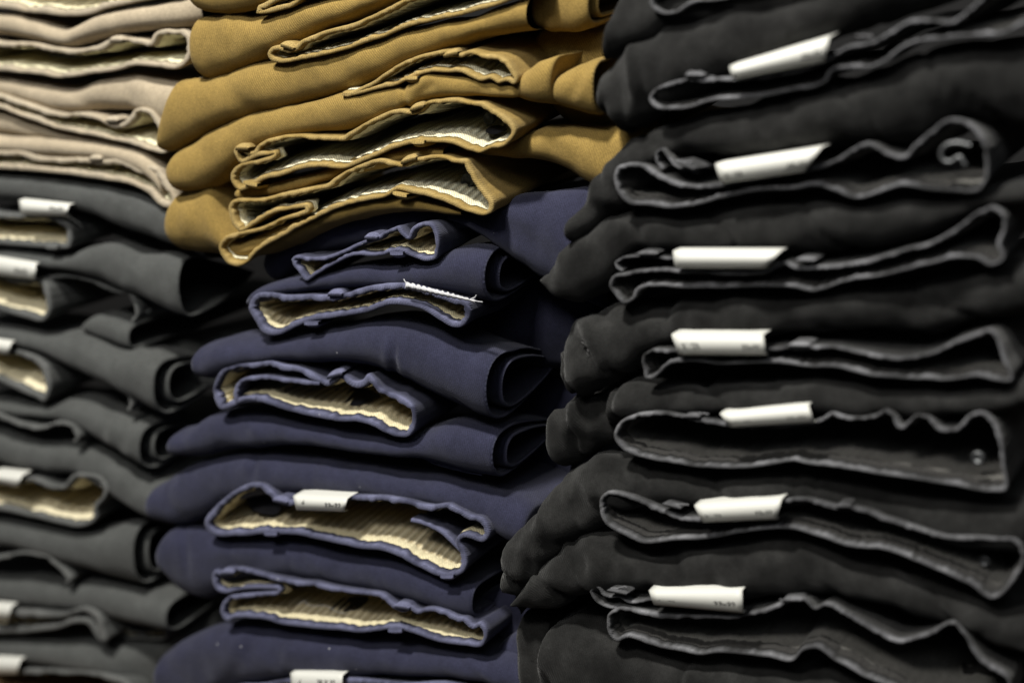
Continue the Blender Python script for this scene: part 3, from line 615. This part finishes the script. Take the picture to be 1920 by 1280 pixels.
t = thing('black trousers, label beside a small curled waist edge, eighth in the right stack', 0, GB)
leg([(977,1118,1132),(990,1092,1142),(1015,1062,1150),(1040,1032,1152),(1070,1008,1148),(1100,999,1134),(1140,995,1116),(1205,1013,1112),(1265,1014,1112),(1415,998,1110),(1485,994,1112),(1600,1026,1122),(1715,1054,1144),(1815,1097,1176),(1940,1130,1220)], 'black', t, le=10, a=.028, seed=68, nz=1.8, d=.006,
    cr=[(1075,1015,1095,1060,8,-2),(1060,1020,1072,1050,8,1.6),(1110,1010,1110,1070,12,1.8),(1150,1010,1160,1060,12,1.4),(1020,1080,1050,1060,14,1.4),(1300,1050,1500,1040,20,1)])
wb = waist([(1138,1168),(1141,1150),(1157,1139),(1190,1141),(1240,1150),(1315,1152),(1400,1149),(1450,1134),(1480,1120),(1512,1122),(1528,1138),(1548,1129),(1590,1149),(1640,1177),(1690,1198),(1740,1184),(1792,1166),(1812,1188),(1840,1232),(1892,1270),(1892,1330),(1760,1330),(1665,1288),(1615,1266),(1565,1238),(1527,1216),(1505,1221),(1490,1238),(1440,1232),(1340,1224),(1315,1227),(1265,1219),(1215,1208),(1175,1196),(1158,1202),(1143,1190)],
      'black', t, seed=69, w=9, linflat=.5)
waist([(1170,1142),(1135,1138),(1112,1120),(1106,1106),(1113,1096),(1125,1100),(1134,1112),(1165,1116),(1180,1124),(1225,1122)], 'black', t, d=.003, closed=False, seed=70, w=6, L=.05, lining=False, flat=.1, name='waistband_pleat')
belt(1160, 1106, wb, 'black', 1, 36, slope=.4, hp=5); belt(1488, 1121, wb, 'black', 1, 36, hp=5)
size_label([(1217,1107),(1392,1107),(1393,1147),(1226,1132)], t, -.010, (('RIVER', .06, .66, .20, .26), ('33x32', .68, .55, .24, .32)), back=.018, rise=.0)

t = thing('lowest black trousers at the bottom edge of the right stack', 0, GB)
leg([(987,1160,1230),(996,1146,1290),(1020,1140,1310),(1050,1142,1320)], 'black', t, le=8, a=.02, d=.03, seed=71, re=10, nz=1.5)
leg([(1034,1200,1250),(1042,1185,1290),(1060,1168,1310),(1090,1160,1320),(1140,1175,1325),(1175,1192,1325),(1215,1204,1325),(1315,1222,1330),(1440,1232,1335),(1540,1234,1340),(1640,1272,1350),(1760,1314,1370),(1940,1370,1420)], 'black', t, le=12, a=.028, seed=72, nz=1.6, d=.006,
    cr=[(1075,1190,1120,1240,14,1.6),(1110,1220,1180,1280,12,-1.6),(1160,1220,1220,1240,16,1.6)])
leg([(1800,1215,1300),(1850,1200,1320),(1900,1180,1330),(1990,1160,1340)], 'black', t, le=30, a=.02, d=.04, seed=73)

GREYTHREAD = fabric('grey_thread', (.16, .16, .17), (.16, .16, .17), .1)
blk = [o for o in bpy.data.objects if o.name.startswith('waistband') and o.data.materials[0] == CLOTH['black']]
for (x_, y_) in ((1288, 136), (1268, 303), (1204, 474), (1500, 486), (1146, 1101), (1462, 1123), (1262, 946), (1606, 68), (1484, 646), (1300, 776)):
    o_ = min(blk, key=lambda o: min((proj(v.co)[0]-x_)**2 + (proj(v.co)[1]-y_)**2 for v in list(o.data.vertices)[::7]))
    r_ = random.Random(x_)
    wire('bar_tack', [(x_+i*4.2, y_ + r_.uniform(-2.5, 2.5)) for i in range(8)], o_, GREYTHREAD, -.001, .0006, 5)
# ================================================================== LEFT STACK, BEIGE
SD = .035
t = thing('topmost beige trousers in the left stack, only its lower waist edge in view', 0, GL)
waist([(-60,-60),(100,-60),(300,-60),(360,-30),(300,-4),(241,8),(197,18),(166,29),(131,31),(66,25),(0,16),(-60,10)], 'beige', t, seed=80, w=12)
t = thing('beige trousers with a dipped fold above a cream strip, second in the left stack', 0, GL)
leg([(-60,20,64),(0,22,66),(44,25,70),(88,37,78),(122,50,86),(142,53,88),(164,44,83),(190,29,74),(219,20,66),(262,13,58),(317,5,52),(360,-4,50),(400,-12,46)], 'beige', t, le=0, seed=81, nz=.6, d=.004, a=.016)
wb = waist([(-60,72),(0,78),(66,82),(110,90),(150,92),(178,86),(200,76),(230,72),(262,73),(282,77),(288,65),(305,55),(328,57),(345,56),(356,66),(360,90),(355,112),(337,128),(290,126),(252,124),(219,133),(175,139),(109,146),(77,141),(0,134),(-60,130)], 'beige', t, seed=82, w=9, tw=.024, tcol=.35, tilt=.08, lin=.08, linflat=.8)
belt(222, 74, wb, 'beige', 1, 24)
patch('brand_patch', [(90,104),(110,92),(160,90),(172,96),(160,106),(120,110)], wb, PATCH, .02, .03)
t = thing('beige trousers with a triangular waist gap at the right, third in the left stack', 0, GL)
leg([(-60,132,168),(0,140,176),(44,146,190),(88,154,202),(122,160,211),(150,162,212),(197,148,209),(241,138,207),(265,138,209),(290,142,222),(319,146,240),(345,150,244),(390,140,244)], 'beige', t, le=0, seed=83, nz=.7, d=.008, a=.018, tilt=.05, cr=[(235,165,245,190,10,-1.5),(262,150,300,215,14,1.4)])
wb = waist([(-60,162),(0,176),(44,191),(88,206),(122,214),(153,211),(186,219),(208,231),(222,233),(240,220),(256,204),(280,205),(298,225),(312,252),(322,276),(311,288),(280,282),(241,270),(175,255),(122,245),(66,228),(0,203),(-60,190)], 'beige', t, seed=84, w=8, tilt=.05)
belt(214, 224, wb, 'beige', 1, 22)
leg([(-60,198,236),(0,206,246),(66,228,258),(122,245,266),(175,255,272),(240,268,280)], 'beige', t, le=0, seed=85, nz=.5, d=.012, a=.008)
t = thing('lowest beige trousers, fold wrapping round a narrow waist, lying on grey ones', 0, GL)
leg([(-60,242,280),(0,251,286),(75,256,292),(130,260,296),(200,267,302),(250,275,314),(287,290,334),(310,312,356),(328,344,384)], 'beige', t, le=0, seed=86, nz=.5, d=.004, a=.014, re=12)
wb = waist([(-60,279),(0,283),(50,285),(75,293),(112,296),(162,296),(187,299),(225,298),(250,307),(264,316),(278,310),(292,313),(308,332),(323,358),(331,378),(318,391),(303,387),(280,365),(250,347),(225,342),(187,337),(125,327),(50,320),(0,317),(-60,311)], 'beige', t, seed=87, w=10)
belt(183, 296, wb, 'beige', 1, 22)

# ================================================================== LEFT STACK, GREY
t = thing('top grey trousers with a white label over a cream waist, under the beige pairs', 0, GG)
leg([(-60,312,370),(0,318,376),(100,325,386),(200,338,410),(250,346,430),(300,362,448),(345,380,466),(410,400,486)], 'grey', t, le=0, seed=90, nz=.9, d=.006, a=.024, cr=[(225,360,290,420,18,-1),(290,385,330,420,16,1.4)])
wb = waist([(-60,390),(0,398),(50,402),(88,402),(115,408),(130,420),(135,445),(132,463),(100,465),(50,462),(0,458),(-60,451)], 'grey', t, seed=91, w=9, lin=.08, linflat=.8, tw=.030, tcol=.60, flat=.4, L=.14)
leg([(215,425,440),(250,430,452),(290,445,464),(345,458,474),(400,462,480)], 'grey', t, le=14, seed=99, d=.05, a=.01)
belt(102, 464, wb, 'grey', -1, 22)
size_label([(36,376),(130,386),(125,404),(40,401)], t, -.010, (('33x32', .6, .2, .3, .4),), back=.006)
t = thing('grey trousers with broad lit leg fold and open cream waist, second grey pair', 0, GG)
leg([(-60,465,492),(0,466,496),(75,468,504),(150,472,514),(175,465,519),(200,457,527),(240,456,545),(265,466,555),(300,471,572),(332,470,588),(360,480,598)], 'grey', t, le=0, opn=True, nest=False, seed=92, nz=1, d=.006, a=.020, L=.09, flat=.9, cr=[(262,470,258,500,10,-2),(225,470,240,530,16,1.4),(310,480,330,560,16,1.2)])
leg([(165,604,616),(185,590,632),(215,592,643),(245,600,652),(258,605,655)], 'grey', t, le=12, opn=True, nest=False, d=.02, a=.014, seed=93)
wb = waist([(-60,502),(0,515),(50,522),(75,525),(88,535),(94,560),(93,590),(84,601),(50,597),(0,581),(-60,566)], 'grey', t, seed=94, w=9, lin=.08, linflat=.8, tw=.030, tcol=.60, flat=.4, L=.14)
waist([(80,518),(130,513),(175,524),(200,536),(225,546),(244,543),(254,562),(257,597),(250,605)], 'grey', t, d=.012, closed=False, seed=95, w=7, L=.09, flat=.2, name='waistband_side', tape=False, lin=.04)
size_label([(-14,483),(68,496),(66,524),(-14,514)], t, -.010, (('33x32', .50, .4, .30, .3),), back=.004)
t = thing('grey trousers with a leg fold ending in a double curl, third grey pair', 0, GG)
leg([(-60,596,632),(0,603,640),(75,611,655),(125,618,674),(150,620,690),(175,624,704),(212,641,725),(237,652,738),(275,657,757),(305,664,773),(320,670,779)], 'grey', t, le=0, opn=True, seed=96, nz=.8, d=.004, a=.026, L=.09, flat=.92, cr=[(240,660,300,700,20,1),(200,660,215,700,16,-.8)])
leg([(240,650,700),(312,642,715),(375,633,725),(450,628,740),(500,625,740)], 'grey', t, le=0, seed=97, d=.07, a=.02, nz=.6)
wb = waist([(-60,646),(0,653),(40,659),(60,665),(84,682),(93,705),(94,735),(83,753),(66,744),(50,739),(0,715),(-60,691)], 'grey', t, seed=98, w=9, lin=.08, linflat=.8, tw=.030, tcol=.60, flat=.4, L=.14)
waist([(20,651),(60,654),(110,663),(150,681),(200,709),(238,734),(250,758),(246,770)], 'grey', t, d=.008, closed=False, seed=100, w=6, L=.09, flat=.2, name='waistband_side', tape=False, lin=.04)
size_label([(-24,636),(22,643),(14,664),(-24,658)], t, -.010, (), back=.004)
t = thing('grey trousers with a wrinkled lit leg fold and closed wavy waist, fourth grey pair', 0, GG)
leg([(-60,738,768),(0,742,772),(60,750,780),(120,750,790),(150,745,799),(175,747,811),(212,762,835),(237,770,850),(262,780,866),(292,792,884)], 'grey', t, le=0, opn=True, seed=101, nz=1, d=.006, a=.024, L=.08, flat=.92,
    cr=[(205,775,190,810,7,-1.6),(215,780,205,830,7,1.4),(250,790,225,835,7,-1.4),(262,795,240,850,8,1.2)])
waist([(-60,758),(0,774),(37,791),(70,798),(90,796),(105,789),(137,798),(148,822),(142,830)], 'grey', t, d=0, closed=False, seed=102, w=7, L=.1, flat=.2, tape=False, lining=False)
t = thing('grey trousers with a wavy open waist showing ribbed cream lining, fifth grey pair', 0, GG)
leg([(-60,795,860),(0,802,868),(66,818,884),(115,826,890),(164,832,896),(197,842,914),(256,876,952),(295,900,972),(345,925,990)], 'grey', t, le=0, seed=103, nz=.9, d=.006, a=.022, cr=[(165,845,230,890,14,1.5),(72,830,70,870,5,1)])
wb = waist([(-60,885),(0,898),(33,899),(60,894),(80,901),(98,912),(120,908),(136,890),(164,887),(192,897),(203,920),(192,940),(182,952),(182,970),(152,988),(115,982),(66,970),(0,957),(-60,947)], 'grey', t, seed=104, w=8, tw=.016, tcol=.12, lin=.08, linflat=.6, flat=.4, L=.15)
size_label([(-14,886),(42,892),(32,912),(-14,902)], t, -.010, (), back=.012)
leg([(150,930,985),(230,930,1010),(300,940,1030),(400,950,1060)], 'grey', t, le=20, d=.09, a=.02, seed=304)

t = thing('grey trousers with the lightest smooth leg fold curling at its end, sixth grey pair', 0, GG)
leg([(-60,955,1024),(0,962,1028),(66,974,1035),(131,987,1057),(197,988,1077),(240,981,1090),(280,978,1100)], 'grey', t, le=0, opn=True, seed=105, nz=.8, d=.004, a=.024, L=.09, flat=.92)
waist([(-60,1047),(0,1041),(66,1034),(90,1040),(105,1055),(120,1068),(132,1088),(126,1094)], 'grey', t, d=0, closed=False, seed=106, w=6, L=.1, flat=.2, tape=False, lining=False)
t = thing('grey trousers with a narrow brownish waist edge, seventh grey pair', 0, GG)
leg([(-60,1066,1128),(0,1072,1134),(66,1080,1138),(131,1088,1145),(197,1086,1153),(262,1101,1169),(337,1117,1184)], 'grey', t, le=0, opn=True, nest=False, seed=107, nz=.7, d=.008, a=.022, L=.11)
wb = waist([(-60,1140),(0,1142),(66,1144),(115,1150),(164,1139),(184,1150),(196,1180),(199,1202),(186,1198),(165,1170),(98,1180),(0,1186),(-60,1182)], 'grey', t, seed=108, w=9, tape=False)
size_label([(-14,1134),(22,1137),(16,1160),(-14,1158)], t, -.010, (), back=.008)
waist([(222,1176),(262,1184),(312,1182),(314,1192),(262,1196),(222,1188)], 'grey', t, d=.03, seed=109, w=4, L=.05)
t = thing('lowest grey trousers of the left stack, its leg rising behind the navy pairs', 0, GG)
leg([(-60,1188,1226),(0,1190,1230),(66,1190,1243),(131,1193,1255),(197,1203,1267),(262,1206,1284,.01),(295,1200,1296,.02),(361,1168,1305,.04),(410,1143,1310,.06),(460,1128,1310,.07)], 'grey', t, le=0, seed=110, nz=.8, d=.006, a=.022)
wb = waist([(-60,1250),(0,1252),(98,1255),(197,1263),(238,1278),(255,1330),(100,1350),(-60,1350)], 'grey', t, seed=111, w=8, linflat=.3)
size_label([(-14,1236),(38,1238),(32,1262),(-14,1262)], t, -.010, (), back=.012)
